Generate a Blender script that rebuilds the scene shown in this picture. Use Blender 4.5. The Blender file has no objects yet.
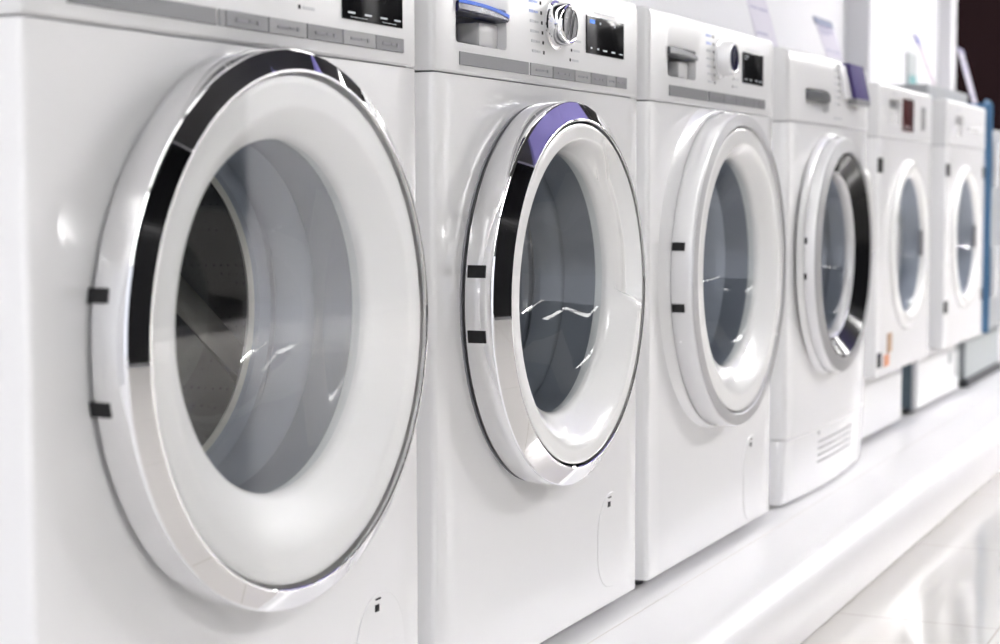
import bpy, bmesh, math, random
from mathutils import Vector, Matrix
random.seed(4)
S = bpy.context.scene
C = S.collection
PI = math.pi
PZ = 0.108            # top of the display podium above the floor

# ------------------------------------------------------------------ materials
def mat(name, col, rough=.4, metal=0., coat=0., spec=.5, noise=0., nscale=40., emit=None, estr=0., bump=0., bscale=200.):
    m = bpy.data.materials.new(name); m.use_nodes = True
    nt = m.node_tree; b = nt.nodes['Principled BSDF']
    b.inputs['Base Color'].default_value = (*col, 1)
    b.inputs['Roughness'].default_value = rough
    b.inputs['Metallic'].default_value = metal
    b.inputs['Coat Weight'].default_value = coat
    b.inputs['Coat Roughness'].default_value = .03
    b.inputs['Specular IOR Level'].default_value = spec
    if emit:
        b.inputs['Emission Color'].default_value = (*emit, 1); b.inputs['Emission Strength'].default_value = estr
    tc = nt.nodes.new('ShaderNodeTexCoord')
    if noise:
        n = nt.nodes.new('ShaderNodeTexNoise'); n.inputs['Scale'].default_value = nscale
        r = nt.nodes.new('ShaderNodeMapRange')
        r.inputs['To Min'].default_value = max(0, rough-noise); r.inputs['To Max'].default_value = rough+noise
        nt.links.new(tc.outputs['Object'], n.inputs['Vector'])
        nt.links.new(n.outputs['Fac'], r.inputs['Value']); nt.links.new(r.outputs['Result'], b.inputs['Roughness'])
    if bump:
        n = nt.nodes.new('ShaderNodeTexNoise'); n.inputs['Scale'].default_value = bscale
        u = nt.nodes.new('ShaderNodeBump'); u.inputs['Strength'].default_value = bump; u.inputs['Distance'].default_value = .001
        nt.links.new(tc.outputs['Object'], n.inputs['Vector'])
        nt.links.new(n.outputs['Fac'], u.inputs['Height']); nt.links.new(u.outputs['Normal'], b.inputs['Normal'])
    return m

def glass(name, tint=(.93, .955, .96), f0=.07, rough=.01):
    m = bpy.data.materials.new(name); m.use_nodes = True
    nt = m.node_tree; nt.nodes.clear()
    o = nt.nodes.new('ShaderNodeOutputMaterial'); mx = nt.nodes.new('ShaderNodeMixShader')
    t = nt.nodes.new('ShaderNodeBsdfTransparent'); t.inputs['Color'].default_value = (*tint, 1)
    g = nt.nodes.new('ShaderNodeBsdfGlossy'); g.inputs['Roughness'].default_value = rough
    lw = nt.nodes.new('ShaderNodeLayerWeight'); lw.inputs['Blend'].default_value = .36
    p = nt.nodes.new('ShaderNodeMath'); p.operation = 'POWER'; p.inputs[1].default_value = 5
    q = nt.nodes.new('ShaderNodeMath'); q.operation = 'MULTIPLY_ADD'; q.inputs[1].default_value = .85; q.inputs[2].default_value = f0
    L = nt.links.new
    L(lw.outputs['Facing'], p.inputs[0]); L(p.outputs[0], q.inputs[0]); L(q.outputs[0], mx.inputs['Fac'])
    L(t.outputs[0], mx.inputs[1]); L(g.outputs[0], mx.inputs[2]); L(mx.outputs[0], o.inputs['Surface'])
    return m

def drum_mat():
    m = mat('drum_steel', (.17, .165, .16), .30, .9)
    nt = m.node_tree; b = nt.nodes['Principled BSDF']
    tc = nt.nodes.new('ShaderNodeTexCoord'); v = nt.nodes.new('ShaderNodeTexVoronoi'); v.inputs['Scale'].default_value = 110
    v.inputs['Randomness'].default_value = .15
    cr = nt.nodes.new('ShaderNodeValToRGB'); cr.color_ramp.elements[0].position = .10; cr.color_ramp.elements[1].position = .2
    cr.color_ramp.elements[0].color = (.09, .09, .09, 1); cr.color_ramp.elements[1].color = (.17, .165, .16, 1)
    nt.links.new(tc.outputs['Object'], v.inputs['Vector']); nt.links.new(v.outputs['Distance'], cr.inputs['Fac'])
    nt.links.new(cr.outputs['Color'], b.inputs['Base Color'])
    return m

def tile_mat():
    m = mat('floor_tiles', (.62, .60, .575), .16, 0, .3)
    nt = m.node_tree; b = nt.nodes['Principled BSDF']
    tc = nt.nodes.new('ShaderNodeTexCoord'); mp = nt.nodes.new('ShaderNodeMapping'); mp.inputs['Location'].default_value = (.13, .41, 0)
    br = nt.nodes.new('ShaderNodeTexBrick'); br.offset = 0; br.inputs['Scale'].default_value = 1
    br.inputs['Brick Width'].default_value = .6; br.inputs['Row Height'].default_value = .6; br.inputs['Mortar Size'].default_value = .0016
    br.inputs['Color1'].default_value = (.62, .60, .572, 1); br.inputs['Color2'].default_value = (.635, .61, .585, 1); br.inputs['Mortar'].default_value = (.44, .41, .36, 1)
    n = nt.nodes.new('ShaderNodeTexNoise'); n.inputs['Scale'].default_value = 3; r = nt.nodes.new('ShaderNodeMapRange')
    r.inputs['To Min'].default_value = .08; r.inputs['To Max'].default_value = .2
    L = nt.links.new
    L(tc.outputs['Object'], mp.inputs['Vector']); L(mp.outputs[0], br.inputs['Vector']); L(br.outputs['Color'], b.inputs['Base Color'])
    L(tc.outputs['Object'], n.inputs['Vector']); L(n.outputs['Fac'], r.inputs['Value']); L(r.outputs['Result'], b.inputs['Roughness'])
    return m

M = dict(
    enamel=mat('white_enamel', (.84, .84, .845), .2, 0, .25, noise=.02),
    panelw=mat('white_panel_plastic', (.71, .71, .714), .3, bump=.02),
    lining2=mat('satin_white_door_plastic', (.88, .88, .875), .42, noise=.03),
    lining=mat('white_door_plastic', (.86, .86, .855), .18, 0, .3, noise=.02),
    chrome=mat('chrome', (.90, .90, .91), .035, 1., noise=.01),
    satin=mat('satin_silver', (.47, .47, .48), .36, .75, noise=.05),
    satind=mat('dark_satin_silver', (.34, .34, .345), .42, .6, noise=.05),
    gasketd=mat('dark_grey_rubber', (.22, .235, .27), .38, noise=.06, nscale=20),
    gasketm=mat('mid_grey_rubber', (.25, .268, .315), .38, noise=.06, nscale=20),
    satinw=mat('silver_white_lacquer', (.80, .80, .81), .26, .25, noise=.03),
    strip=mat('brushed_grey_strip', (.19, .19, .20), .4, .4, bump=.05),
    strip2=mat('brushed_light_grey_strip', (.27, .27, .275), .4, .3, bump=.05),
    line=mat('dark_seam', (.22, .22, .24), .6),
    black=mat('black_gloss', (.008, .008, .009), .12, spec=.18, noise=.03),
    blackp=mat('black_plastic', (.012, .012, .013), .4, spec=.25, noise=.05),
    grip=mat('dark_grip', (.075, .08, .09), .35, spec=.3, noise=.04),
    navy=mat('navy_gloss', (.012, .012, .05), .2, spec=.2, noise=.02),
    blue=mat('blue_film', (.03, .16, .80), .3, noise=.05),
    purple=mat('violet_display', (.07, .055, .17), .6, spec=.1, noise=.02),
    redbrown=mat('redbrown_display', (.10, .035, .035), .15, noise=.02),
    gasket=mat('grey_rubber', (.37, .395, .46), .38, noise=.06, nscale=20),
    cream=mat('cream_rubber_lip', (.62, .60, .54), .35, noise=.05),
    drum=drum_mat(),
    paddle=mat('paddle_plastic', (.50, .47, .41), .25, spec=.5, noise=.03),
    steel=mat('bare_steel', (.62, .60, .57), .2, 1., noise=.06),
    glass=glass('porthole_glass'),
    pane=glass('flat_pane_glass', (.985, .99, .99), .12, .004),
    tinted=glass('smoked_door_glass', (.10, .10, .11), .06, .01),
    ink=mat('grey_print', (.55, .56, .58), .6, noise=.05),
    bluei=mat('blue_print', (.42, .50, .80), .6, noise=.05),
    dot=mat('dark_indicator', (.015, .015, .016), .5, spec=.1, noise=.05),
    glyph=mat('display_glyph', (.45, .47, .50), .5, emit=(.8, .85, .9), estr=.06),
    glyphb=mat('display_glyph_blue', (.05, .2, .8), .5, emit=(.05, .25, .95), estr=.15),
    foot=mat('dark_rubber_foot', (.05, .05, .055), .6, noise=.05),
    sideg=mat('blue_grey_sheet', (.11, .15, .18), .45, .1, noise=.05),
    greytop=mat('grey_worktop', (.36, .375, .385), .45, noise=.05),
    steelg=mat('grey_steel_front', (.40, .42, .43), .4, .3, noise=.05),
    bluef=mat('blue_edge_film', (.06, .17, .32), .35, noise=.05),
    bluef2=mat('pale_blue_edge_film', (.20, .36, .56), .35, noise=.05),
    wall=mat('white_wall_paint', (.60, .60, .615), .6, bump=.06, bscale=120),
    wood=mat('dark_brown_cladding', (.0095, .0052, .0058), .85, spec=0., noise=.08, nscale=12),
    podium=mat('white_podium_laminate', (.80, .793, .805), .36, 0, .06, noise=.03),
    tiles=tile_mat(),
    ceil=mat('dark_ceiling', (.03, .03, .032), .8, bump=.1),
    violet=mat('violet_banner_cloth', (.19, .17, .46), .7, bump=.1, emit=(.19, .17, .46), estr=.0),
    metalw=mat('white_lamp_metal', (.8, .8, .8), .4, noise=.05),
    paper=mat('card_paper', (.43, .41, .49), .55, noise=.05),
    paperp=mat('pink_card_paper', (.36, .28, .33), .55, noise=.05),
    cardh=mat('card_blue_header', (.05, .075, .17), .5, noise=.05),
    cardb=mat('card_bright_blue', (.02, .02, .34), .5, noise=.05),
    lilac=mat('lilac_print', (.25, .235, .37), .6, noise=.05),
    acryl=glass('card_acrylic', (.97, .97, .98), .05, .02),
    teal=mat('teal_plate', (.11, .27, .28), .5, noise=.05),
    palegrey=mat('pale_grey_plate', (.36, .385, .385), .5, noise=.05),
    orange=mat('orange_sticker', (.62, .25, .12), .5, noise=.05),
    brownst=mat('tan_sticker', (.42, .27, .16), .5, noise=.05),
)

# ------------------------------------------------------------------ mesh helpers
def link(name, bm, m, parent=None, smooth=30, loc=None):
    bmesh.ops.remove_doubles(bm, verts=bm.verts, dist=1e-6)
    bmesh.ops.recalc_face_normals(bm, faces=bm.faces)
    me = bpy.data.meshes.new(name); bm.to_mesh(me); bm.free()
    me.materials.append(m)
    if smooth:
        me.polygons.foreach_set('use_smooth', [True]*len(me.polygons))
        me.set_sharp_from_angle(angle=math.radians(smooth))
    o = bpy.data.objects.new(name, me); C.objects.link(o)
    if parent: o.parent = parent
    if loc: o.location = loc
    return o

def box(bm, x0, x1, y0, y1, z0, z1, bev=0., seg=2):
    vs = [bm.verts.new((x, y, z)) for x in (x0, x1) for y in (y0, y1) for z in (z0, z1)]
    f = [bm.faces.new([vs[i] for i in q]) for q in ((0,1,3,2),(4,6,7,5),(0,4,5,1),(2,3,7,6),(0,2,6,4),(1,5,7,3))]
    if bev:
        es = list({e for q in f for e in q.edges})
        bmesh.ops.bevel(bm, geom=es, offset=bev, segments=seg, affect='EDGES', profile=.6)
    return vs

def bx(x0, x1, y0, y1, z0, z1, bev=0., seg=2):
    bm = bmesh.new(); box(bm, x0, x1, y0, y1, z0, z1, bev, seg); return bm

def loft(bm, loops, closed_loops=True, cap0=False, cap1=False, ring=False):
    L = [[bm.verts.new(p) for p in lp] for lp in loops]
    n = len(L[0]); pairs = list(zip(L, L[1:]))
    if ring: pairs.append((L[-1], L[0]))
    for a, b in pairs:
        for i in range(n if closed_loops else n-1):
            j = (i+1) % n
            try: bm.faces.new((a[i], a[j], b[j], b[i]))
            except ValueError: pass
    if cap0: bm.faces.new(L[0][::-1])
    if cap1: bm.faces.new(L[-1])
    return L

def circ(cx, cz, r, y, N=96, dz=0., dx=0.):
    return [(cx+dx+r*math.cos(2*PI*i/N), y, cz+dz+r*math.sin(2*PI*i/N)) for i in range(N)]

def revolve(prof, cx, cz, N=96, ring=False, cap0=False, cap1=False, bm=None):
    """prof: (r, y[, dz]) points turned about the axis through (cx, cz) along Y"""
    bm = bm or bmesh.new()
    loft(bm, [circ(cx, cz, p[0], p[1], N, p[2] if len(p) > 2 else 0) for p in prof], True, cap0, cap1, ring)
    return bm

def arc_block(cx, cz, r0, r1, y0, y1, a0, a1, n=24, taper=True, rnd=.25):
    """a curved bar following a circle, rounded section"""
    bm = bmesh.new(); loops = []
    for k in range(n+1):
        t = k/n; a = a0+(a1-a0)*t
        s = 1.
        if taper: s = min(1., .25+6*min(t, 1-t))
        rm = (r0+r1)/2; hr = (r1-r0)/2*s; ym = y0; yf = y0+(y1-y0)*s
        sec = [(rm-hr, ym), (rm-hr, yf+(ym-yf)*rnd), (rm-hr*(1-rnd*1.4), yf), (rm+hr*(1-rnd*1.4), yf), (rm+hr, yf+(ym-yf)*rnd), (rm+hr, ym)]
        loops.append([(cx+r*math.cos(a), y, cz+r*math.sin(a)) for r, y in sec])
    loft(bm, loops, True, True, True)
    return bm

def cut(obj, cutters):
    """subtract boxes/meshes from obj, leaving one plain mesh"""
    mods = []
    root = obj
    while root.parent: root = root.parent
    for c in cutters:
        c.parent = root
        md = obj.modifiers.new('b', 'BOOLEAN'); md.operation = 'DIFFERENCE'; md.object = c; md.solver = 'EXACT'; mods.append(md)
    bpy.context.view_layer.update()
    dg = bpy.context.evaluated_depsgraph_get()
    me = bpy.data.meshes.new_from_object(obj.evaluated_get(dg))
    obj.modifiers.clear(); old = obj.data; obj.data = me; bpy.data.meshes.remove(old)
    while len(me.materials) > 1: me.materials.pop(index=len(me.materials)-1)
    me.polygons.foreach_set('material_index', [0]*len(me.polygons))
    me.polygons.foreach_set('use_smooth', [True]*len(me.polygons)); me.set_sharp_from_angle(angle=math.radians(25))
    for c in cutters:
        m2 = c.data; bpy.data.objects.remove(c); bpy.data.meshes.remove(m2)

def cutter(bm): return link('cut', bm, M['enamel'], smooth=0)

def thing(name, label, cat, loc=(0, 0, 0), rz=0, group=None):
    o = bpy.data.objects.new(name, None); C.objects.link(o); o.empty_display_size = .1
    o.location = loc; o.rotation_euler = (0, 0, rz); o['label'] = label; o['category'] = cat
    if group: o['group'] = group
    return o

def struct(name, bm, m, smooth=0):
    o = link(name, bm, m, None, smooth); o['kind'] = 'structure'; return o

# ------------------------------------------------------------------ appliance pieces (local frame: front plane y=0, left side x=0, podium z=0)
PROF = [(.006, 0.), (.0035, .0008), (.0015, .0024), (.0004, .0045), (0., .008)]

def rect_at(cx, cz, x0, x1, z0, z1, N):
    pts = []
    for i in range(N):
        a = 2*PI*i/N; c, s = math.cos(a), math.sin(a)
        t = min([((x1-cx)/c) if c > 1e-9 else ((x0-cx)/c) if c < -1e-9 else 1e9, ((z1-cz)/s) if s > 1e-9 else ((z0-cz)/s) if s < -1e-9 else 1e9])
        pts.append([cx+t*c, cz+t*s])
    for X in (x0, x1):
        for Z in (z0, z1):
            k = min(range(N), key=lambda i: (pts[i][0]-X)**2+(pts[i][1]-Z)**2); pts[k] = [X, Z]
    return pts

def cabinet(parent, w, z0, z1, depth, cx, cz, R, m, bulge=None, prof=PROF, name='cabinet', N=128):
    bm = bmesh.new(); bulge = bulge or (lambda x: 0.)
    loops = [[(cx+R*math.cos(2*PI*i/N), .035, cz+R*math.sin(2*PI*i/N)) for i in range(N)]]
    r0 = rect_at(cx, cz, prof[0][0], w-prof[0][0], z0, z1, N)
    for t in (0, .02, .25, .5, .75):
        lp = []
        for i in range(N):
            a = 2*PI*i/N; hx, hz = cx+R*math.cos(a), cz+R*math.sin(a)
            x = hx+(r0[i][0]-hx)*t; z = hz+(r0[i][1]-hz)*t; lp.append((x, bulge(x), z))
        loops.append(lp)
    for ins, y in prof+[(0., depth)]:
        rr = rect_at(cx, cz, ins, w-ins, z0, z1, N)
        # keep the same angular correspondence as the front loop
        rr = [[min(max(r0[i][0], prof[0][0]), w-prof[0][0]), r0[i][1]] for i in range(N)]
        lp = []
        for x, z in rr:
            if abs(x-prof[0][0]) < 1e-7: x = ins
            elif abs(x-(w-prof[0][0])) < 1e-7: x = w-ins
            yy = y+bulge(min(max(x, 0), w)) if y < depth-.01 else y
            lp.append((x, yy, z))
        loops.append(lp)
    loft(bm, loops, True, False, True)
    return link(name, bm, m, parent, 35)

def plan_extrude(w, depth, zs, prof=PROF, bulge=None, n=16):
    """front panel: plan outline with rounded front corners, raised through zs = [(z, push_back)]"""
    bulge = bulge or (lambda x: 0.)
    plan = [(0., depth)]+[(i, y) for i, y in prof[::-1]]
    x0, x1 = prof[0][0], w-prof[0][0]
    plan += [(x0+(x1-x0)*k/n, 0.) for k in range(1, n)]
    plan += [(w-i, y) for i, y in prof]+[(w, depth)]
    bm = bmesh.new(); loops = []
    for z, pb in zs:
        loops.append([(x, (y+bulge(x)+pb) if y < depth-.01 else y, z) for x, y in plan])
    loft(bm, loops, True, True, True)
    return bm

def bars(items, y=-.0004, th=.0006):
    bm = bmesh.new()
    for x0, x1, z0, z1 in items: box(bm, x0, x1, y, y+th, z0, z1)
    return bm

def marks(name, items, m, parent, y=-.0004, th=.0006):
    """small printed or inset marks, each one a part of its own"""
    for it in items: link(name, bars([it], y, th), m, parent, 0)

def feet(parent, w, depth, h):
    for x in (.05, w-.05):
        for y in (.05, depth-.06):
            link('foot', revolve_z([(.024, 0), (.026, .004), (.024, .01), (.012, .012), (.012, h+.01)], x, y), M['foot'], parent)

def revolve_z(prof, cx, cy, N=24):
    bm = bmesh.new()
    loft(bm, [[(cx+r*math.cos(2*PI*i/N), cy+r*math.sin(2*PI*i/N), z) for i in range(N)] for r, z in prof], True, True, True)
    return bm

def drum_set(root, cx, cz, R, r0=.175, gm='gasket', lip='cream'):
    """rubber gasket behind the door and the steel drum with its lifting paddles"""
    g = link('door_gasket', revolve([(r0, .004), (r0-.004, .025), (r0-.012, .045), (r0-.019, .06), (r0-.020, .082), (r0-.012, .088), (r0-.012, .093), (r0-.024, .098), (r0-.026, .106), (r0-.02, .109), (r0+.004, .08), (r0+.006, .02)], cx, cz, 96, True), M[gm], root, 50)
    link('gasket_lip', revolve([(r0-.027, .102), (r0-.031, .106), (r0-.027, .111), (r0-.022, .107)], cx, cz, 96, True), M[lip], g, 60)
    d = link('drum', revolve([(r0-.02, .112), (r0-.012, .108), (r0, .116), (.225, .125), (.238, .14), (.238, .40), (.22, .42), (.10, .435), (.08, .43), (0.002, .425)], cx, cz, 96), M['drum'], root, 40)
    for k in range(3):
        a = PI*(.02+2*k/3)
        bm = bmesh.new(); loops = []
        for t in (0, .15, .5, .85, 1):
            y = .15+.23*t; h = .034*min(1, .25+5*min(t, 1-t)); b = .020
            sec = []
            for q in (-1, -.6, -.25, .25, .6, 1):
                rr = .2365-h*(1-abs(q)**1.6); da = b*q/.23
                tw = .9*(t-.5)
                sec.append((cx+rr*math.cos(a+da+tw), y, cz+rr*math.sin(a+da+tw)))
            loops.append(sec)
        loft(bm, loops, True, True, True)
        link('drum_paddle', bm, M['paddle'], d, 50)

def bowl(parent, cx, cz, r, y0, m='glass', depth=.125, dz=0., gm='gasket'):
    p = [(r, y0), (r-.001, y0+.006), (r-.008, y0+.022), (r-.018, y0+.05), (r-.030, y0+.08), (r-.045, y0+depth-.022), (r-.065, y0+depth-.007), (r-.09, y0+depth-.001), (.03, y0+depth), (.001, y0+depth)]
    link('bowl_seat', revolve([(r-.0008, y0+.003), (r+.0005, y0+.02), (r+.001, .040), (r+.005, .040), (r+.005, y0+.012)], cx, cz+dz, 96, True), M[gm], parent, 60)
    return link('door_glass', revolve(p, cx, cz+dz, 96), M[m], parent, 80)

def lining(parent, cx, cz, Ro, Ri, y_out, y_flat, y_in, flat, dz, m='lining', scoop=None, name='door_lining', N=144):
    """white door ring: narrow flat rim, then a dish that falls to the porthole"""
    rs = [(Ro, y_out, 0.), (Ro-.003, y_flat+.0012, 0.), (Ro-.007, y_flat, 0.)]
    K = 14; r1 = Ro-flat
    for k in range(K//2+1):
        rs.append((Ro-.007+(r1-Ro+.007)*k/(K//2), y_flat, 0.)) if k else None
    for k in range(1, K+1):
        t = k/K
        rs.append((r1+(Ri-r1)*t, y_flat+(y_in-y_flat)*(t**1.35), dz*t))
    rs += [(Ri-.003, y_in+.006, dz), (Ri, y_in+.02, dz), (Ro-.01, y_out+.003, 0.)]
    loops = []
    for r, y, z in rs:
        lp = []
        for i in range(N):
            a = 2*PI*i/N; yy = y
            if scoop and y < y_in:
                a0, a1, ra, rb, dep = scoop
                aa = a if a < PI else a-2*PI
                if ra < r < rb:
                    e = .05
                    wa = min(1, max(0, (aa-a0)/e))*min(1, max(0, (a1-aa)/.45))
                    wr = min(1, (r-ra)/.012)*min(1, (rb-r)/.004)
                    yy = max(yy, y+dep*wa*wr)
            lp.append((cx+r*math.cos(a), yy, cz+z+r*math.sin(a)))
        loops.append(lp)
    bm = bmesh.new(); loft(bm, loops, True, False, False, True)
    return link(name, bm, M[m], parent, 40)

def surround(root, cx, cz, r, wmax, zmax, a0=165, N=128):
    """soft raised pressing of the front sheet round the door, wider on the hinge side"""
    loops = []
    for t, y in ((1.1, .001), (1., -.0005), (.75, -.0035), (.4, -.007), (.12, -.0085), (0., -.008), (-.002, .001)):
        lp = []
        for i in range(N):
            a = 2*PI*i/N; w_ = .004+wmax*max(0., math.cos(a-math.radians(a0)))
            q = r+w_*t; lp.append((cx+q*math.cos(a), y, min(zmax, cz+q*math.sin(a))))
        loops.append(lp)
    bm = bmesh.new(); loft(bm, loops)
    return link('door_surround', bm, M['enamel'], root, 60)

def hinges(door, cx, cz, R, zs, h, y0, y1, m='blackp'):
    for z in zs:
        a = PI-math.asin((z-cz)/R)
        bm = bmesh.new(); n = 4; da = h/R/2; loops = []
        for k in range(n+1):
            t = a-da+2*da*k/n
            loops.append([(cx+r*math.cos(t), y, cz+r*math.sin(t)) for r, y in ((R-.012, y0), (R+.0012, y0), (R+.0012, y1), (R-.012, y1))])
        loft(bm, loops, True, True, True)
        link('hinge', bm, M[m], door, 0)

def drawer_recess(panel, root, x0, x1, z0, z1, handle_m, film=None, split=.62, white='panelw'):
    """moulded hand recess of the detergent drawer: grey scoop, top grip bar and white block"""
    cut(panel, [cutter(bx(x0, x1, -.03, .042, z0, z1, .006, 3))])
    bm = bmesh.new(); K = 10; loops = []
    xs = x0+(x1-x0)*split
    for k in range(K+1):
        t = k/K; x = x0+.001+(xs-x0)*t
        yb = .006+.033*math.sin(PI*min(1, .25+t*.75)*.5)**1.2
        loops.append([(x, .002, z0+.001), (x, yb*.8, z0+.002), (x, yb, z0+.009), (x, yb, z1-.012), (x, .012, z1-.004)])
    loft(bm, loops, False)
    dr = link('detergent_drawer', bm, M['satin'], panel, 50)
    bm = bmesh.new(); box(bm, xs, x1-.001, .010, .04, z0+.001, z1-.016, .004, 2)
    link('drawer_block', bm, M[white], dr)
    bm = bmesh.new(); loops = []
    for k in range(13):
        t = k/12; x = x0+.001+(x1-x0-.002)*t; d = .004*math.sin(PI*t)
        zt = z1-.0005-.006*t**2; zb = z1-.0125-.002*t
        loops.append([(x, .014, zb), (x, -.002-d, zb+.001), (x, -.004-d, zb+.003), (x, -.003-d, zt-.001), (x, .012, zt)])
    loft(bm, loops, True, True, True)
    link('drawer_grip', bm, M[handle_m], dr, 30)
    if film:
        bm = bmesh.new(); loops = []
        for k in range(13):
            t = k/12; x = x0+.001+(x1-x0-.002)*t; d = .004*math.sin(PI*t); zt = z1-.0005-.006*t**2
            loops.append([(x, -.0035-d, zt-.0025), (x, -.0042-d, zt-.0025), (x, -.0042-d, zt+.0012), (x, .01, zt+.0012), (x, .01, zt+.0004), (x, -.0035-d, zt+.0004)])
        loft(bm, loops, True, True, True)
        link('blue_film', bm, M[film], dr, 30)
    return dr

def knob(panel, cx, cz, r, h, m, face):
    k = link('program_knob', revolve([(r+.003, .001), (r+.003, -.003), (r, -.004), (r-.0008, -h+.004), (r-.002, -h+.001), (r-.004, -h), (r-.006, -h+.0008), (.0005, -h+.0008)], cx, cz, 64), M[m], panel, 35)
    bm = bmesh.new()
    for s in (-1, 1): box(bm, cx+s*.0045-.001, cx+s*.0045+.001, -h-.0015, -h+.001, cz-r*.62, cz+r*.62)
    rot = Matrix.Translation((cx, 0, cz)) @ Matrix.Rotation(math.radians(22), 4, 'Y') @ Matrix.Translation((-cx, 0, -cz))
    bmesh.ops.transform(bm, matrix=rot, verts=bm.verts)
    kf = bmesh.new(); loft(kf, [circ(cx, cz, r-.0062, -h+.0002, 48), circ(cx, cz, .0008, -h-.0002, 48)], True, False, True)
    return k, bm, kf

def button_strip(panel, x0, xg, segs, z0, z1, mats=('strip', 'strip2'), th=.0012):
    link('drawer_strip', bx(x0, xg-.0025, -th, .004, z0, z1, .0004, 1), M[mats[0]], panel)
    for i, (a, b) in enumerate(zip(segs, segs[1:])):
        bt = link('option_button', bx(a+.0007, b-.0007, -th-.0004, .004, z0, z1, .0004, 1), M[mats[1] if i % 2 == 0 else mats[0]], panel)
        if b-a > .03:
            w = b-a; zc = (z0+z1)/2
            marks('button_print', [(a+w*.22, a+w*.50, zc-.0016, zc+.001), (a+w*.53, a+w*.66, zc-.001, zc+.0008), (a+w*.72, a+w*.78, zc-.002, zc+.0015)], M['line'], bt, -th-.0009)

def display(panel, x0, x1, z0, z1, glyphs, m='black', th=.0015, blue=None):
    d = link('display', bx(x0, x1, -th, .004, z0, z1, .0012, 2), M[m], panel)
    if glyphs: marks('display_symbol', [(x0+(x1-x0)*a, x0+(x1-x0)*b, z0+(z1-z0)*(c*.75+e*.25), z0+(z1-z0)*(c*.25+e*.75)) for a, b, c, e in glyphs], M['glyph'], d, -th-.0004)
    if blue: marks('display_symbol', [(x0+(x1-x0)*a, x0+(x1-x0)*b, z0+(z1-z0)*c, z0+(z1-z0)*e) for a, b, c, e in blue], M['glyphb'], d, -th-.0004)
    return d

def prints(panel, kx, kz, xl, zt, zb, n=6, xr=None, m='ink'):
    """printed programme names and indicator dots round the knob"""
    dots, txt, txb = [], [], []
    for i in range(n):
        z = zt+(zb-zt)*i/(n-1); x = xl+.010*i/(n-1)
        dots.append((x-.002, x+.002, z-.002, z+.002))
        q = [(x-.034, x-.022, z-.0015, z+.0018), (x-.020, x-.010, z-.0012, z+.0012)]
        (txb if i < 2 else txt).extend(q)
    xr = xr or kx+.06
    for i in range(3):
        z = kz-.026-.012*i+.012; x = xr-.02-.004*i
        dots.append((x-.0018, x+.0018, z-.0018, z+.0018)); txt.append((x+.006, x+.026, z-.0013, z+.0013))
    marks('indicator_dot', dots, M['dot'], panel)
    marks('programme_print', txt, M[m], panel)
    marks('programme_print', txb, M['bluei'], panel)

def flap(root, cx, ztop, w, zbot, mark=True, small=False):
    """round-topped service flap in the lower front with its finger slot"""
    bm = bmesh.new(); n = 24; r = w/2; out = []; inn = []
    for k in range(n+1):
        a = PI*k/n; out.append((cx+r*math.cos(a), ztop-r*1.15+r*1.15*math.sin(a)))
    for k in range(n+1):
        a = PI+PI*k/n; out.append((cx+r*math.cos(a), zbot+r*1.0+r*1.0*math.sin(a)))
    loft(bm, [[(x, .002, z) for x, z in out], [(x, -.0006, z) for x, z in out], [(cx+(x-cx)*.985, -.0010, (z-(ztop+zbot)/2)*.993+(ztop+zbot)/2) for x, z in out]], True, True, True)
    f = link('service_flap', bm, M['enamel'], root, 0)
    if mark:
        z = ztop-.008
        items = [(cx-.012, cx-.004, z-.0105, z-.0035), (cx-.011, cx-.001, z+.001, z+.0028)]
        marks('flap_slot', items, M['dot'], f, -.0016, .001)
    return f

def panel_common(root, w, zs, depth=.13, bulge=None, prof=PROF):
    p = link('control_panel', plan_extrude(w, depth, zs, prof, bulge), M['panelw'], root, 30)
    return p

def top_and_rear(root, w, depth, z0, z1, m='panelw'):
    link('worktop', bx(.001, w-.001, .10, depth, z1-.028, z1-.002, .006, 3), M[m], root)
    link('upper_cabinet', bx(.002, w-.002, .131, depth-.002, z0+.001, z1-.029), M['enamel'], root)

ROW = 'front-loading machines in the display row'
W = .597; SEAM = .6835
def base_machine(name, label, cat, x, y=0., depth=.58, cx=.3, cz=.462, R=.178, bulge=None, ztop=.811, seam=SEAM):
    root = thing(name, label, cat, (x, y, PZ), 0, ROW)
    cabinet(root, W, .016, seam-.0012, depth, cx, cz, R, M['enamel'], bulge)
    link('panel_seam', bx(.012, W-.012, .006, .12, seam-.003, seam+.003), M['line'], root)
    feet(root, W, depth, .016)
    return root

def std_top(root, ztop=.811, seam=SEAM):
    p = panel_common(root, W, [(seam+.0008, .0015), (seam+.003, 0), (ztop-.01, 0), (ztop-.003, .002), (ztop, .008)])
    top_and_rear(root, W, .58, seam, ztop)
    return p

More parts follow.
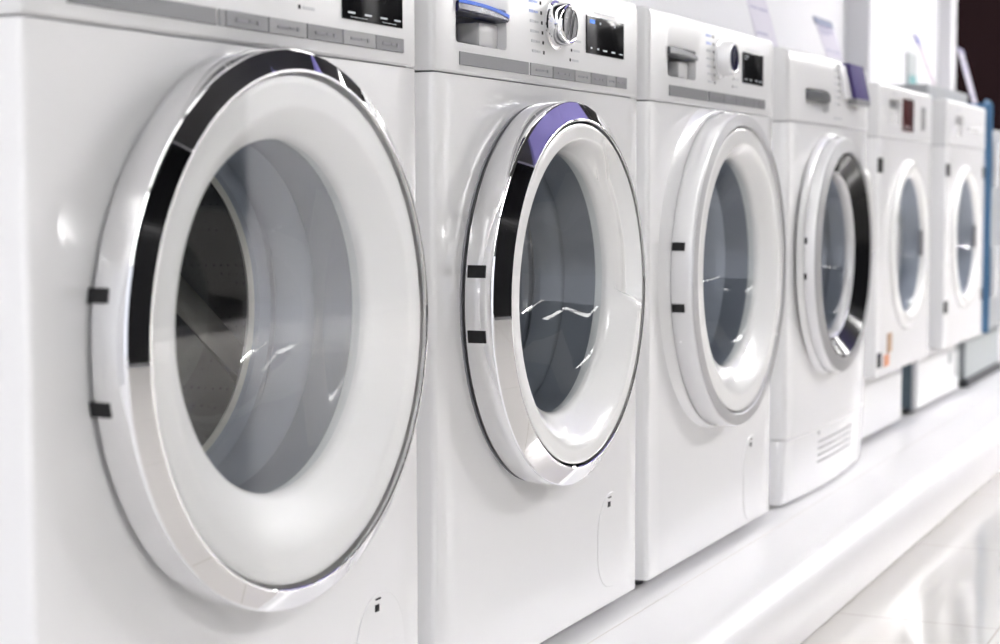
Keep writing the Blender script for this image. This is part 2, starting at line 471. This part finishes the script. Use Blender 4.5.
# ------------------------------------------------------------------ machine 1 : flat glass over the whole door
m1 = base_machine('washing_machine', 'large white washing machine with a flat clear pane across its broad chrome-rimmed door', 'washing machine', -.635, cx=.301, cz=.450)
p = std_top(m1)
drawer_recess(p, m1, .050, .178, .718, .759, 'satin')
button_strip(p, .050, .243, [.2435, .2535, .319, .383, .447, .510, .5675], .6965, .7103)
display(p, .447, .565, .7205, .772, [(.08, .19, .10, .16), (.35, .46, .10, .16), (.61, .72, .10, .16), (.85, .95, .10, .16), (.12, .38, .045, .06), (.64, .88, .045, .06)])
k, kb, kf = knob(p, .330, .762, .026, .02, 'chrome', 'satin'); link('knob_bar', kb, M['satin'], k, 0); link('knob_face', kf, M['chrome'], k)
prints(p, .330, .762, .274, .782, .726, 6, .40)
drum_set(m1, .301, .450, .170)
R = .2412; cx, cz = .302, .4385
d = link('door', revolve([(.234, -.001), (.237, -.003), (R, -.008), (R, -.0375), (R-.0001, -.0380), (.2405, -.0396), (.2397, -.0402), (.2393, -.04040), (.2240, -.0483), (.2236, -.0485), (.2222, -.0484), (.2213, -.0476), (.2212, -.001)], cx, cz, 144, True), M['chrome'], m1, 28)
d['label'] = 'polished chrome door ring'
lining(d, cx, cz, .2210, .1565, -.002, -.0440, -.022, .028, .0115, 'lining2')
bowl(d, cx, cz, .1565, -.0205, dz=.0115, gm='gasketm')
link('door_pane', revolve([(.2212, -.0455), (.2212, -.0472), (.0008, -.0472)], cx, cz, 96), M['pane'], d, 20)
hinges(d, cx, cz, R, (.481, .395), .0115, -.003, -.021)
flap(m1, .512, .162, .098, .0)

# ------------------------------------------------------------------ machine 2 : chrome knob, blue film, scoop handle
m2 = base_machine('washing_machine', 'white washing machine with blue film on its drawer grip and a chrome programme knob', 'washing machine', 0.0, cx=.282, cz=.450)
p = std_top(m2)
drawer_recess(p, m2, .050, .178, .717, .7615, 'navy', 'blue')
button_strip(p, .058, .2395, [.2410, .306, .374, .426, .480, .512, .552], .6935, .7078)
display(p, .412, .541, .7312, .7785, [(.10, .13, .10, .2), (.27, .31, .10, .2), (.42, .52, .10, .17), (.65, .74, .10, .17), (.86, .96, .10, .14), (.33, .36, .78, .9), (.72, .75, .78, .9)], blue=[(.08, .20, .80, .9)])
k, kb, kf = knob(p, .312, .757, .026, .022, 'chrome', 'satin'); link('knob_bar', kb, M['chrome'], k, 0); link('knob_face', kf, M['strip'], k)
prints(p, .324, .757, .272, .779, .722, 6, .39)
marks('model_print', [(.44, .462, .7825, .784), (.466, .51, .7825, .784)], M['ink'], p)
drum_set(m2, .282, .450, .170, .175, 'gasketd')
R = .2265; cx, cz = .281, .4376
d = link('door', revolve([(.218, -.001), (.222, -.004), (.2255, -.007), (R, -.011), (R, -.0385), (R-.0001, -.0390), (.2258, -.0407), (.2251, -.0413), (.2247, -.04152), (.2059, -.0522), (.2055, -.0524), (.2040, -.0525), (.2031, -.0517), (.2030, -.001)], cx, cz, 144, True), M['chrome'], m2, 28)
d['label'] = 'polished chrome door ring'
lining(d, cx, cz, .2029, .1565, -.002, -.0518, -.023, .020, .0125, scoop=(-.10, 1.25, .160, .198, .022))
bowl(d, cx, cz, .1565, -.0215, dz=.0125, gm='gasketd')
hinges(d, cx, cz, R, (.473, .403), .0135, -.010, -.031)
link('door_gap', revolve([(.2200, .001), (.2200, -.002), (.2240, -.002), (.2240, .001)], cx, cz, 96, True), M['line'], d)  # grey ring stands in for the shade behind the chrome rim
flap(m2, .500, .164, .092, .038)

# ------------------------------------------------------------------ machine 3 : white door with a thin grey edge
m3 = base_machine('washing_machine', 'white washing machine with a lacquered white door and thin grey rim, next before the dryer', 'washing machine', .641, cx=.305, cz=.449)
p = std_top(m3)
drawer_recess(p, m3, .072, .195, .721, .763, 'grip', None)
button_strip(p, .079, .250, [.252, .325, .385, .428, .480, .512, .545], .6935, .7088, ('strip', 'strip'))
display(p, .421, .533, .7305, .780, [(.1, .2, .1, .16), (.32, .42, .1, .16), (.6, .7, .1, .16), (.8, .92, .1, .16), (.08, .26, .84, .88), (.08, .18, .75, .8)])
k, kb, kf = knob(p, .308, .760, .026, .024, 'satinw', 'satin'); link('knob_bar', kb, M['chrome'], k, 0); link('knob_face', kf, M['navy'], k)
prints(p, .326, .760, .274, .791, .723, 7, .40)
marks('model_print', [(.44, .462, .7835, .785), (.466, .51, .7835, .785)], M['ink'], p)
drum_set(m3, .305, .449, .170, .172)
R = .2386; cx, cz = .305, .439
surround(m3, cx, cz, .2392, .026, .6815)
d = link('door', revolve([(.229, -.001), (.236, -.004), (R, -.010), (R, -.036), (.2375, -.0385), (.2355, -.0398), (.2215, -.0415), (.2190, -.0405), (.2185, -.036), (.2185, -.001)], cx, cz, 144, True), M['satinw'], m3, 28)
link('door_edge', revolve([(.2365, -.0392), (.2360, -.0408), (.2205, -.0424), (.2195, -.0414)], cx, cz, 144, True), M['satin'], d)
lining(d, cx, cz, .2180, .1600, -.002, -.0405, -.019, .026, .010)
bowl(d, cx, cz, .1600, -.0175, dz=.010, gm='gasketm')
hinges(d, cx, cz, R, (.481, .394), .012, -.009, -.028)
flap(m3, .488, .160, .088, .017, True)

# ------------------------------------------------------------------ machine 4 : dryer with black glass door
def bul(x):
    return .016*((x-.28)/.31)**2 if x > .28 else .010*((x-.28)/.28)**2
W4 = .628
m4 = thing('tumble_dryer', 'white tumble dryer with black glass door in a silver ring and slotted vent low down', 'tumble dryer', (1.345, -.006, PZ), 0, ROW)
SE4 = .681
PR4 = [(.012, 0.), (.007, .0015), (.003, .005), (.0008, .010), (0., .018)]
cabinet(m4, W4, .122, SE4-.0015, .58, .262, .439, .175, M['enamel'], bul, PR4)
link('panel_seam', plan_extrude(W4-.016, .10, [(SE4-.003, .006), (SE4+.003, .006)], PROF, bul), M['line'], m4, 0, (.008, 0, 0))
kick = link('kick_plate', plan_extrude(W4, .20, [(.005, .008), (.02, .005), (.09, .002), (.118, .0006), (.1203, .003)], PR4, bul), M['enamel'], m4, 30)
link('kick_seam', plan_extrude(W4-.02, .18, [(.119, .006), (.123, .006)], PROF, bul), M['line'], m4, 0, (.01, 0, 0))
link('base_cabinet', bx(.003, W4-.003, .21, .578, .016, .1205), M['enamel'], m4)
vc = []
for i in range(4):
    z = .094-.0125*i; bm = bmesh.new(); box(bm, .195, .465, -.05, .09, z-.0018, z+.0018); vc.append(cutter(bm))
cut(kick, vc)
link('vent_back', bx(.185, .475, .10, .104, .04, .105), M['line'], kick)
link('screw', revolve([(.004, .02), (.004, 0), (.0005, -.0006)], .195, .112, 16), M['strip'], kick, 30, (0, bul(.195), 0))
for fx in (.05, W4-.07):
    for fy in (.05, .52): link('foot', revolve_z([(.024, 0), (.026, .004), (.024, .01), (.012, .012), (.012, .03)], fx, fy), M['foot'], m4)
p = link('control_panel', plan_extrude(W4, .13, [(SE4+.0010, .003), (SE4+.004, 0), (.78, .001), (.798, .003), (.805, .006), (.809, .012)], PR4, bul), M['panelw'], m4, 40)
link('worktop', bx(.004, W4-.004, .125, .58, .785, .808, .006, 3), M['panelw'], m4)
link('upper_cabinet', bx(.002, W4-.002, .131, .578, SE4+.001, .784), M['enamel'], m4)
cut(p, [cutter(bx(.092, .240, -.05, .05, .704, .743, .008, 3))])
dr = link('water_drawer', bx(.093, .239, .012, .048, .705, .742), M['panelw'], p)
bm = bmesh.new(); loops = []
for kk in range(11):
    t = kk/10; x = .094+.144*t; y = bul(x); dd = .004*math.sin(PI*t)
    loops.append([(x, .03, .721), (x, y-.001-dd, .7225), (x, y-.003-dd, .727), (x, y-.002-dd, .738), (x, y+.003, .7415), (x, .03, .7415)])
loft(bm, loops, True, True, True); link('drawer_grip', bm, M['grip'], dr, 40)
def slab(x0, x1, z0, z1, y, th, lean, skew, name, m, parent):
    bm = bmesh.new(); box(bm, x0, x1, y, y+th, z0, z1, .002, 2)
    for v in bm.verts:
        v.co.y += (v.co.z-z0)*lean; v.co.x += (v.co.z-z0)*skew
    return link(name, bm, M[m], parent)
dp = slab(.379, .491, .738, .803, -.016, .03, .10, -.50, 'display', 'purple', p)
slab(.383, .497, .727, .7375, -.016, .03, 0, 0, 'display_sill', 'strip', dp)
slab(.332, .376, .735, .798, -.010, .035, .10, -.50, 'display_bezel', 'satinw', p)
dots = []; txt = []
for i in range(6):
    z = .785-.0125*i; dots.append((.308, .312, z-.002, z+.002)); txt.append((.278, .302, z-.0014, z+.0014))
marks('indicator_dot', dots, M['dot'], p, -.0006, .006); marks('programme_print', txt, M['ink'], p, -.0006, .006)
link('brand_print', bars([(.27, .33, .694, .6975)], -.0006, .003), M['ink'], p, 0)
R = .219; cx, cz = .262, .439
surround(m4, cx, cz, .2205, .010, .6785)
d = link('door', revolve([(.205, .002), (.214, -.003), (R, -.008), (R, -.023), (.2182, -.0258), (.2165, -.0272), (.1935, -.0310), (.1915, -.0305), (.1905, -.026), (.1905, .002)], cx, cz, 144, True), M['satinw'], m4, 28)
link('silver_ring', revolve([(.2172, -.0266), (.2165, -.0284), (.1932, -.0324), (.1925, -.0312)], cx, cz, 144, True), M['satind'], d)
link('door_gap', revolve([(.2045, .004), (.2045, -.002), (.2165, -.002), (.2165, .004)], cx, cz, 96, True), M['blackp'], d)
link('smoked_glass', revolve([(.1906, -.0275), (.1906, -.0300), (.1865, -.0305), (.1570, -.0060), (.1570, -.0030)], cx, cz, 96, True), M['black'], d)
link('window_ring', revolve([(.1568, -.0040), (.154, -.0075), (.150, -.004), (.1475, .003), (.147, .010), (.1515, .010), (.1568, .004)], cx, cz, 96, True), M['satinw'], d, 40)
bowl(d, cx, cz, .148, .006, depth=.09)
link('door_handle', arc_block(cx, cz, .196, .221, -.018, -.037, math.radians(-4), math.radians(54), 28), M['lining'], d, 40)
hinges(d, cx, cz, R, (.472, .409), .011, -.004, -.013)
link('door_gasket', revolve([(.174, .004), (.168, .03), (.16, .06), (.15, .10), (.156, .104), (.176, .06), (.178, .02)], cx, cz, 96, True), M['gasket'], m4, 50)
dm = link('drum', revolve([(.152, .106), (.17, .112), (.215, .12), (.222, .14), (.222, .42), (.2, .44), (.002, .44)], cx, cz, 96), M['drum'], m4, 40)

# ------------------------------------------------------------------ machines 5 and 6 : built-in models with a set-back plinth
def built_in(label, x, w, y, sticker, dark_display, top_m, side_m, base_x0, base_x1, marks, dx, Rd, top_z):
    root = thing('washing_machine', label, 'washing machine', (x, y, PZ), 0, ROW)
    zb, zs_, zt = .163, .674, .788; cx, cz = w/2+dx, .4385
    pf = [(.007, 0.), (.003, .001), (.0008, .003), (0., .008)]
    cabinet(root, w, zb, zs_-.001, .045, cx, cz, .165, M['enamel'], None, pf, 'front_plate')
    link('panel_seam', bx(.004, w-.004, .004, .044, zs_-.003, zs_+.003), M['line'], root)
    # body behind the front plate: side walls, back, base (hollow round the drum)
    bm = bmesh.new()
    box(bm, .006, .012, .046, .55, zb+.004, .785); box(bm, w-.012, w-.006, .046, .55, zb+.004, .785); box(bm, .0125, w-.0125, .545, .55, zb+.004, .785)
    box(bm, .0125, w-.0125, .05, .544, zb+.004, zb+.01)
    link('side_sheet', bm, M[side_m], root, 0)
    link('worktop', bx(.006, w-.006, .05, .55, .7855, top_z, .001, 1), M[top_m], root)
    link('upper_cabinet', bx(.013, w-.013, .05, .5445, .70, .785), M[top_m], root)
    link('base_front', bx(base_x0, base_x1, .052, .066, .014, zb-.001, .002, 1), M['panelw'], root)
    bm = bmesh.new(); box(bm, base_x0+.002, base_x0+.008, .067, .54, .016, zb+.003); box(bm, base_x1-.008, base_x1-.002, .067, .54, .016, zb+.003)
    link('base_side', bm, M['sideg'], root, 0)
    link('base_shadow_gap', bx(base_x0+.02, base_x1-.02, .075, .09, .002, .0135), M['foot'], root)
    for fx in (base_x0+.06, base_x1-.06):
        for fy in (.12, .48): link('foot', revolve_z([(.02, 0), (.022, .004), (.012, .01), (.012, .03)], fx, fy), M['foot'], root)
    p = link('control_panel', plan_extrude(w, .048, [(zs_+.001, .001), (zs_+.003, 0), (zt-.006, 0), (zt-.001, .003), (zt, .006)], pf), M['panelw'], root, 30)
    if dark_display:
        cut(p, [cutter(bx(.095, .205, -.02, .03, .705, .758, .004, 2))])
        dr = link('detergent_drawer', bx(.096, .204, .006, .028, .706, .740, .003, 2), M['lining'], p)
        link('drawer_grip', bx(.10, .20, .008, .028, .742, .754, .002, 1), M['strip'], dr)
        display(p, .225, .34, .693, .765, [(.1, .9, .12, .15)], 'redbrown')
        link('panel_print', bars([(.115, .165, .770, .773)]), M['ink'], p, 0)
        link('side_button', bx(.43, .465, -.003, .004, .70, .755, .002, 1), M['strip2'], p)
    else:
        cut(p, [cutter(bx(.115, .21, -.02, .03, .70, .752, .004, 2))])
        dr = link('detergent_drawer', bx(.116, .209, .006, .028, .701, .730, .003, 2), M['lining'], p)
        link('drawer_grip', bx(.12, .19, .008, .028, .733, .748, .002, 1), M['strip'], dr)
        link('panel_button', bx(.26, .43, -.004, .004, .716, .729, .002, 1), M['lining'], p)
        link('panel_print', bars([(.13, .17, .766, .769)]), M['ink'], p, 0)
    d = link('door', revolve([(Rd, -.0005), (Rd-.001, -.006), (Rd-.006, -.010), (Rd-.015, -.013), (.167, -.012), (.158, -.008), (.153, -.003), (.1525, .004), (Rd-.006, .002)], cx, cz, 96, True), M['lining'], root, 60)
    bowl(d, cx, cz, .154, -.004, depth=.11)
    link('door_latch', bx(cx+.130, cx+.152, -.006, .003, cz-.03, cz+.03, .003, 2), M['strip'], d)
    for mx, mz in marks:
        link('mounting_slot', bx(mx-.020, mx+.020, -.001, .004, mz-.016, mz+.016, .001, 1), M['dot'], root)
    if sticker:
        link('warning_sticker', bx(.105, .15, -.0012, .002, .208, .250), M['brownst'], root)
        link('warning_sticker', bx(.075, .125, -.0012, .002, .180, .205), M['orange'], root)
    else:
        link('base_mark', bx(w*.62, w*.68, .049, .0525, .095, .125, .002, 1), M['palegrey'], root)
        link('base_mark', bx(w*.80, w*.83, .049, .0525, .05, .14, .002, 1), M['palegrey'], root)
    link('door_gasket', revolve([(.163, .004), (.157, .03), (.152, .06), (.145, .10), (.15, .104), (.165, .06), (.167, .02)], cx, cz, 96, True), M['gasket'], root, 50)
    link('drum', revolve([(.147, .106), (.16, .112), (.21, .12), (.222, .14), (.222, .40), (.2, .42), (.002, .42)], cx, cz, 96), M['drum'], root, 40)
    return root

built_in('built-in white washing machine with tan and orange stickers below its door', 2.055, .553, .01, True, True, 'enamel', 'enamel', .01, .500, [(.022, .614), (.030, .198)], .020, .192, .7885)
built_in('built-in white washing machine with grey top, beside the blue-edged grey appliance', 2.795, .55, .01, False, False, 'greytop', 'sideg', -.06, .49, [(.022, .612), (.022, .268), (.530, .610), (.530, .275)], -.022, .188, .828)

# ------------------------------------------------------------------ last appliance : grey front with blue edge film
a7 = thing('built_in_appliance', 'grey steel appliance with blue film along its edge, last in the row', 'appliance', (3.40, -.010, PZ), 0, ROW)
e = link('edge_panel', bx(0, .008, .012, .55, .160, .805, .002, 1), M['bluef'], a7)
link('film_flap', bx(-.002, .075, .03, .034, .76, .815), M['bluef2'], e)
link('front_door', bx(.010, .60, .022, .05, .165, .705, .003, 1), M['steelg'], a7)
link('door_handle', bx(.07, .10, .004, .02, .57, .70, .004, 2), M['lining'], a7)
link('door_handle', bx(.07, .10, .004, .02, .26, .40, .004, 2), M['lining'], a7)
link('control_panel', bx(.034, .60, .03, .06, .708, .735, .003, 1), M['steelg'], a7)
link('housing', bx(.034, .60, .065, .55, .17, .735, .003, 1), M['sideg'], a7)
link('base_front', bx(.03, .60, .08, .50, .022, .168, .002, 1), M['palegrey'], a7)
link('base_strip', bx(.02, .61, .07, .51, .0, .021, .002, 1), M['foot'], a7)

# ------------------------------------------------------------------ price cards leaning on the tops
def card(label, x, y, z, w, h, lean, rz, head, paper='paper', header=.0):
    o = thing('price_card', label, 'price card', (x, y, PZ+z), rz, 'price cards on the machines')
    T = Matrix.Rotation(-lean, 4, 'X')
    def tl(name, bm, m, parent=o):
        bmesh.ops.transform(bm, matrix=T, verts=bm.verts); return link(name, bm, M[m], parent, 0)
    sh = tl('card_sheet', bx(-w/2, w/2, 0, .0012, .004, h), paper)
    link('holder_foot', bx(-w/2-.002, w/2+.002, -.002, .06, 0, .003, .001, 1), M['acryl'], o)
    if header: tl('card_header', bx(-w/2, w/2, -.0012, .0024, h-header, h+.001), head, sh)
    its = []
    for zz, a, b in ((.86, .08, .75), (.80, .08, .9), (.74, .08, .6), (.44, .1, .42), (.44, .52, .9), (.2, .1, .6)):
        its.append((-w/2+w*a, -w/2+w*b, h*zz-.0022, h*zz+.0022))
    for a, b, c, e2 in its: tl('card_print', bx(a, b, -.0006, 0, c, e2), 'lilac', sh)
    return o
card('tall lilac price card above the dryer near its neighbour, upper end out of view', 1.565, .10, .811, .135, .21, math.radians(16), 0, 'lilac')
card('price card with dark blue header leaning above the dryer display', 2.21, .13, .811, .15, .135, math.radians(19), 0, 'cardh', 'paper', .016)
card('thin pinkish price card with bright blue tip, nearly edge-on against the white pillar', 3.11, .10, .828, .13, .155, math.radians(21), math.radians(7), 'cardb', 'paperp', .025)
card('pale price card standing before the dark brown wall', 3.83, .10, .738, .13, .265, math.radians(16), math.radians(3), 'lilac', 'paper', .014)

# ------------------------------------------------------------------ setting
fl = bmesh.new(); box(fl, -6, 15, -4.2, 1.0, -.1, 0); struct('floor', fl, M['tiles'])
bm = bmesh.new()
prof = [(.75, .0005), (-.160, .0005), (-.163, .004), (-.163, PZ-.042)]
for k in range(1, 11):
    q = PI/2*k/10; prof.append((-.163+.040*(1-math.cos(q)), PZ-.0405+.040*math.sin(q)))
prof.append((.75, PZ-.0004))
loft(bm, [[(-3., y, z) for y, z in prof], [(13., y, z) for y, z in prof]], True, True, True)
struct('trim_1', bm, M['podium'], 50)
bm = bmesh.new(); box(bm, -3., 13., -.0302, -.0290, PZ-.0006, PZ-.0002); struct('trim_2', bm, mat('podium_joint', (.62, .58, .54), .5, noise=.05))
bm = bmesh.new(); box(bm, -6, 4.429, .68, .80, PZ, 3.2); struct('wall_back', bm, M['wall'])
bm = bmesh.new(); box(bm, 4.429, 5.607, .593, .80, PZ, 3.2); struct('wall_pillar', bm, M['wall'])
bm = bmesh.new(); box(bm, 5.607, 5.70, .537, .80, PZ, 3.2); struct('wall_return', bm, M['wall'])
bm = bmesh.new(); x = 5.70
pts = []
while x < 14.8:
    pts += [(x, .550), (x+.012, .537), (x+.15, .537), (x+.162, .550)]; x += .17
loft(bm, [[(px, py, PZ) for px, py in pts], [(px, py, 3.2) for px, py in pts]], False)
struct('wall_right', bm, M['wood'])
bm = bmesh.new(); box(bm, 15.0, 15.1, -4.2, 1., 0, 3.2); struct('wall_end', bm, M['wall'])
bm = bmesh.new(); box(bm, 14.9, 14.99, -3.99, .53, .004, 3.1); struct('trim_4', bm, M['black'])  # unseen dark panel, added to darken reflections of the end wall
bm = bmesh.new(); box(bm, -6, 15.0, -4.2, -4.1, 0, 3.2); struct('wall_front', bm, M['wall'])
bm = bmesh.new(); box(bm, -6, 15.0, -4.2, .9, 3.2, 3.3); struct('ceiling', bm, M['ceil'])
# dark cladding across the aisle (mirrored in the chrome and glass)
bm = bmesh.new(); box(bm, -2.0, 5.57, -4.09, -4.0, .06, 3.1); box(bm, 7.6, 14.9, -4.09, -4.0, .004, 3.1); struct('trim_3', bm, M['black'])  # farther stretch added to darken reflections in displays and dryer glass
# plate on the pillar
s = link('wall_plate', bx(5.01, 5.17, .582, .592, .93, 1.085, .004, 2), M['palegrey'], None, 0, (0, 0, PZ)); s['label'] = 'small grey and teal plate on the white pillar'; s['category'] = 'wall plate'
link('teal_panel', bx(5.03, 5.15, .579, .5825, .945, 1.0, .002, 1), M['teal'], s)

# hanging violet sign over the aisle
bn = thing('hanging_sign', 'violet sign hung below the dark ceiling, mirrored in a chrome door ring', 'sign', (5.4, -1.45, 2.7))
link('sign_wing', bx(-3.1, -1.702, -2.0, -.1, 0, .05, .01, 2), M['violet'], bn)
link('sign_board', bx(-1.7, 2.4, -1.2, .62, 0, .05, .01, 2), M['violet'], bn)
for sx in (-1.5, 2.2):
    for sy in (-.8, .8): link('hanging_wire', bx(sx-.006, sx+.006, sy-.006, sy+.006, .05, .44), M['metalw'], bn)

LAMPS = {}
def lamp_mat(e):
    if e not in LAMPS: LAMPS[e] = mat('lamp_diffuser', (.9, .9, .9), .5, emit=(1, .985, .97), estr=e)
    return LAMPS[e]
def lamp(x, y, L=1.5, w=.16, e=16.):  # some rows below are added fill light, not known fixtures
    o = thing('ceiling_light', 'long white strip light out of view, hung below the dark ceiling', 'ceiling light', (x, y, 2.95), 0, 'strip lights over the aisle')
    link('lamp_housing', bx(-L/2, L/2, -w/2, w/2, .012, .06, .006, 2), M['metalw'], o)
    link('diffuser', bx(-L/2+.02, L/2-.02, -w/2+.012, w/2-.012, 0, .011), lamp_mat(e), o)
    for q in (-L/3, L/3): link('hanging_wire', bx(q-.004, q+.004, -.004, .004, .06, .25), M['metalw'], o)
for x in (-4.6, -2.9):
    for y in (-3.4, -1.6): lamp(x, y, 1.5, .2, 2.6)
for x, e in ((4.0, 60.), (5.8, 40.), (7.6, 40.)): lamp(x, -3.7, 1.5, .24, e)  # strong row added to light the machine fronts
lamp(-2.4, -3.7, 1.5, .24, 18.)  # extra lamp added at the left as fill for the fronts
for x in (-4.6, -3.0):
    lamp(x, -.4, 1.5, .16, 3.); lamp(x, .30, 1.5, .11, 5.)  # added to brighten the left wall mirrored in the chrome rims
for x in (-1.4, .2, 1.8, 3.4, 6.6): lamp(x, -.40, 1.5, .16, 3.5)
for x in (-1.4, .2, 1.8): lamp(x, .30, 1.5, .11, 1.3)  # wall-wash row, added to brighten the back wall
for x in (9., 10.8, 12.6):
    for y in (-.8, -2.0, -3.2): lamp(x, y, 1.6, .3, 6.)

# ------------------------------------------------------------------ light
w = bpy.data.worlds.new('store'); S.world = w; w.use_nodes = True
w.node_tree.nodes['Background'].inputs['Color'].default_value = (.88, .91, 1., 1)
w.node_tree.nodes['Background'].inputs['Strength'].default_value = .36

# ------------------------------------------------------------------ camera
yaw, pitch, roll, f = .4398, .0737, -.0023, 1740.04
F = Vector((math.cos(yaw)*math.cos(pitch), math.sin(yaw)*math.cos(pitch), -math.sin(pitch)))
Rv = Vector((math.sin(yaw), -math.cos(yaw), 0)); U = Rv.cross(F)
c, s_ = math.cos(roll), math.sin(roll); R2 = c*Rv+s_*U; U2 = -s_*Rv+c*U
cd = bpy.data.cameras.new('camera'); cam = bpy.data.objects.new('camera', cd); C.objects.link(cam)
mw = Matrix((R2, U2, -F)).transposed().to_4x4(); mw.translation = Vector((-1.6157, -.8350, .5563+PZ)); cam.matrix_world = mw
cd.sensor_width = 36; cd.lens = f*36/1000; cd.clip_start = .02; cd.clip_end = 60
cd.dof.use_dof = True; cd.dof.focus_distance = 1.95; cd.dof.aperture_fstop = 5.6
S.camera = cam
S.view_settings.view_transform = 'Standard'; S.view_settings.look = 'None'; S.view_settings.gamma = 1
S.view_settings.exposure = 2.12; S.view_settings.use_curve_mapping = False
S.cycles.use_denoising = True
S.cycles.max_bounces = 14; S.cycles.diffuse_bounces = 6; S.cycles.glossy_bounces = 6; S.cycles.transparent_max_bounces = 16
S.cycles.sample_clamp_indirect = 8; S.cycles.caustics_reflective = False; S.cycles.caustics_refractive = False
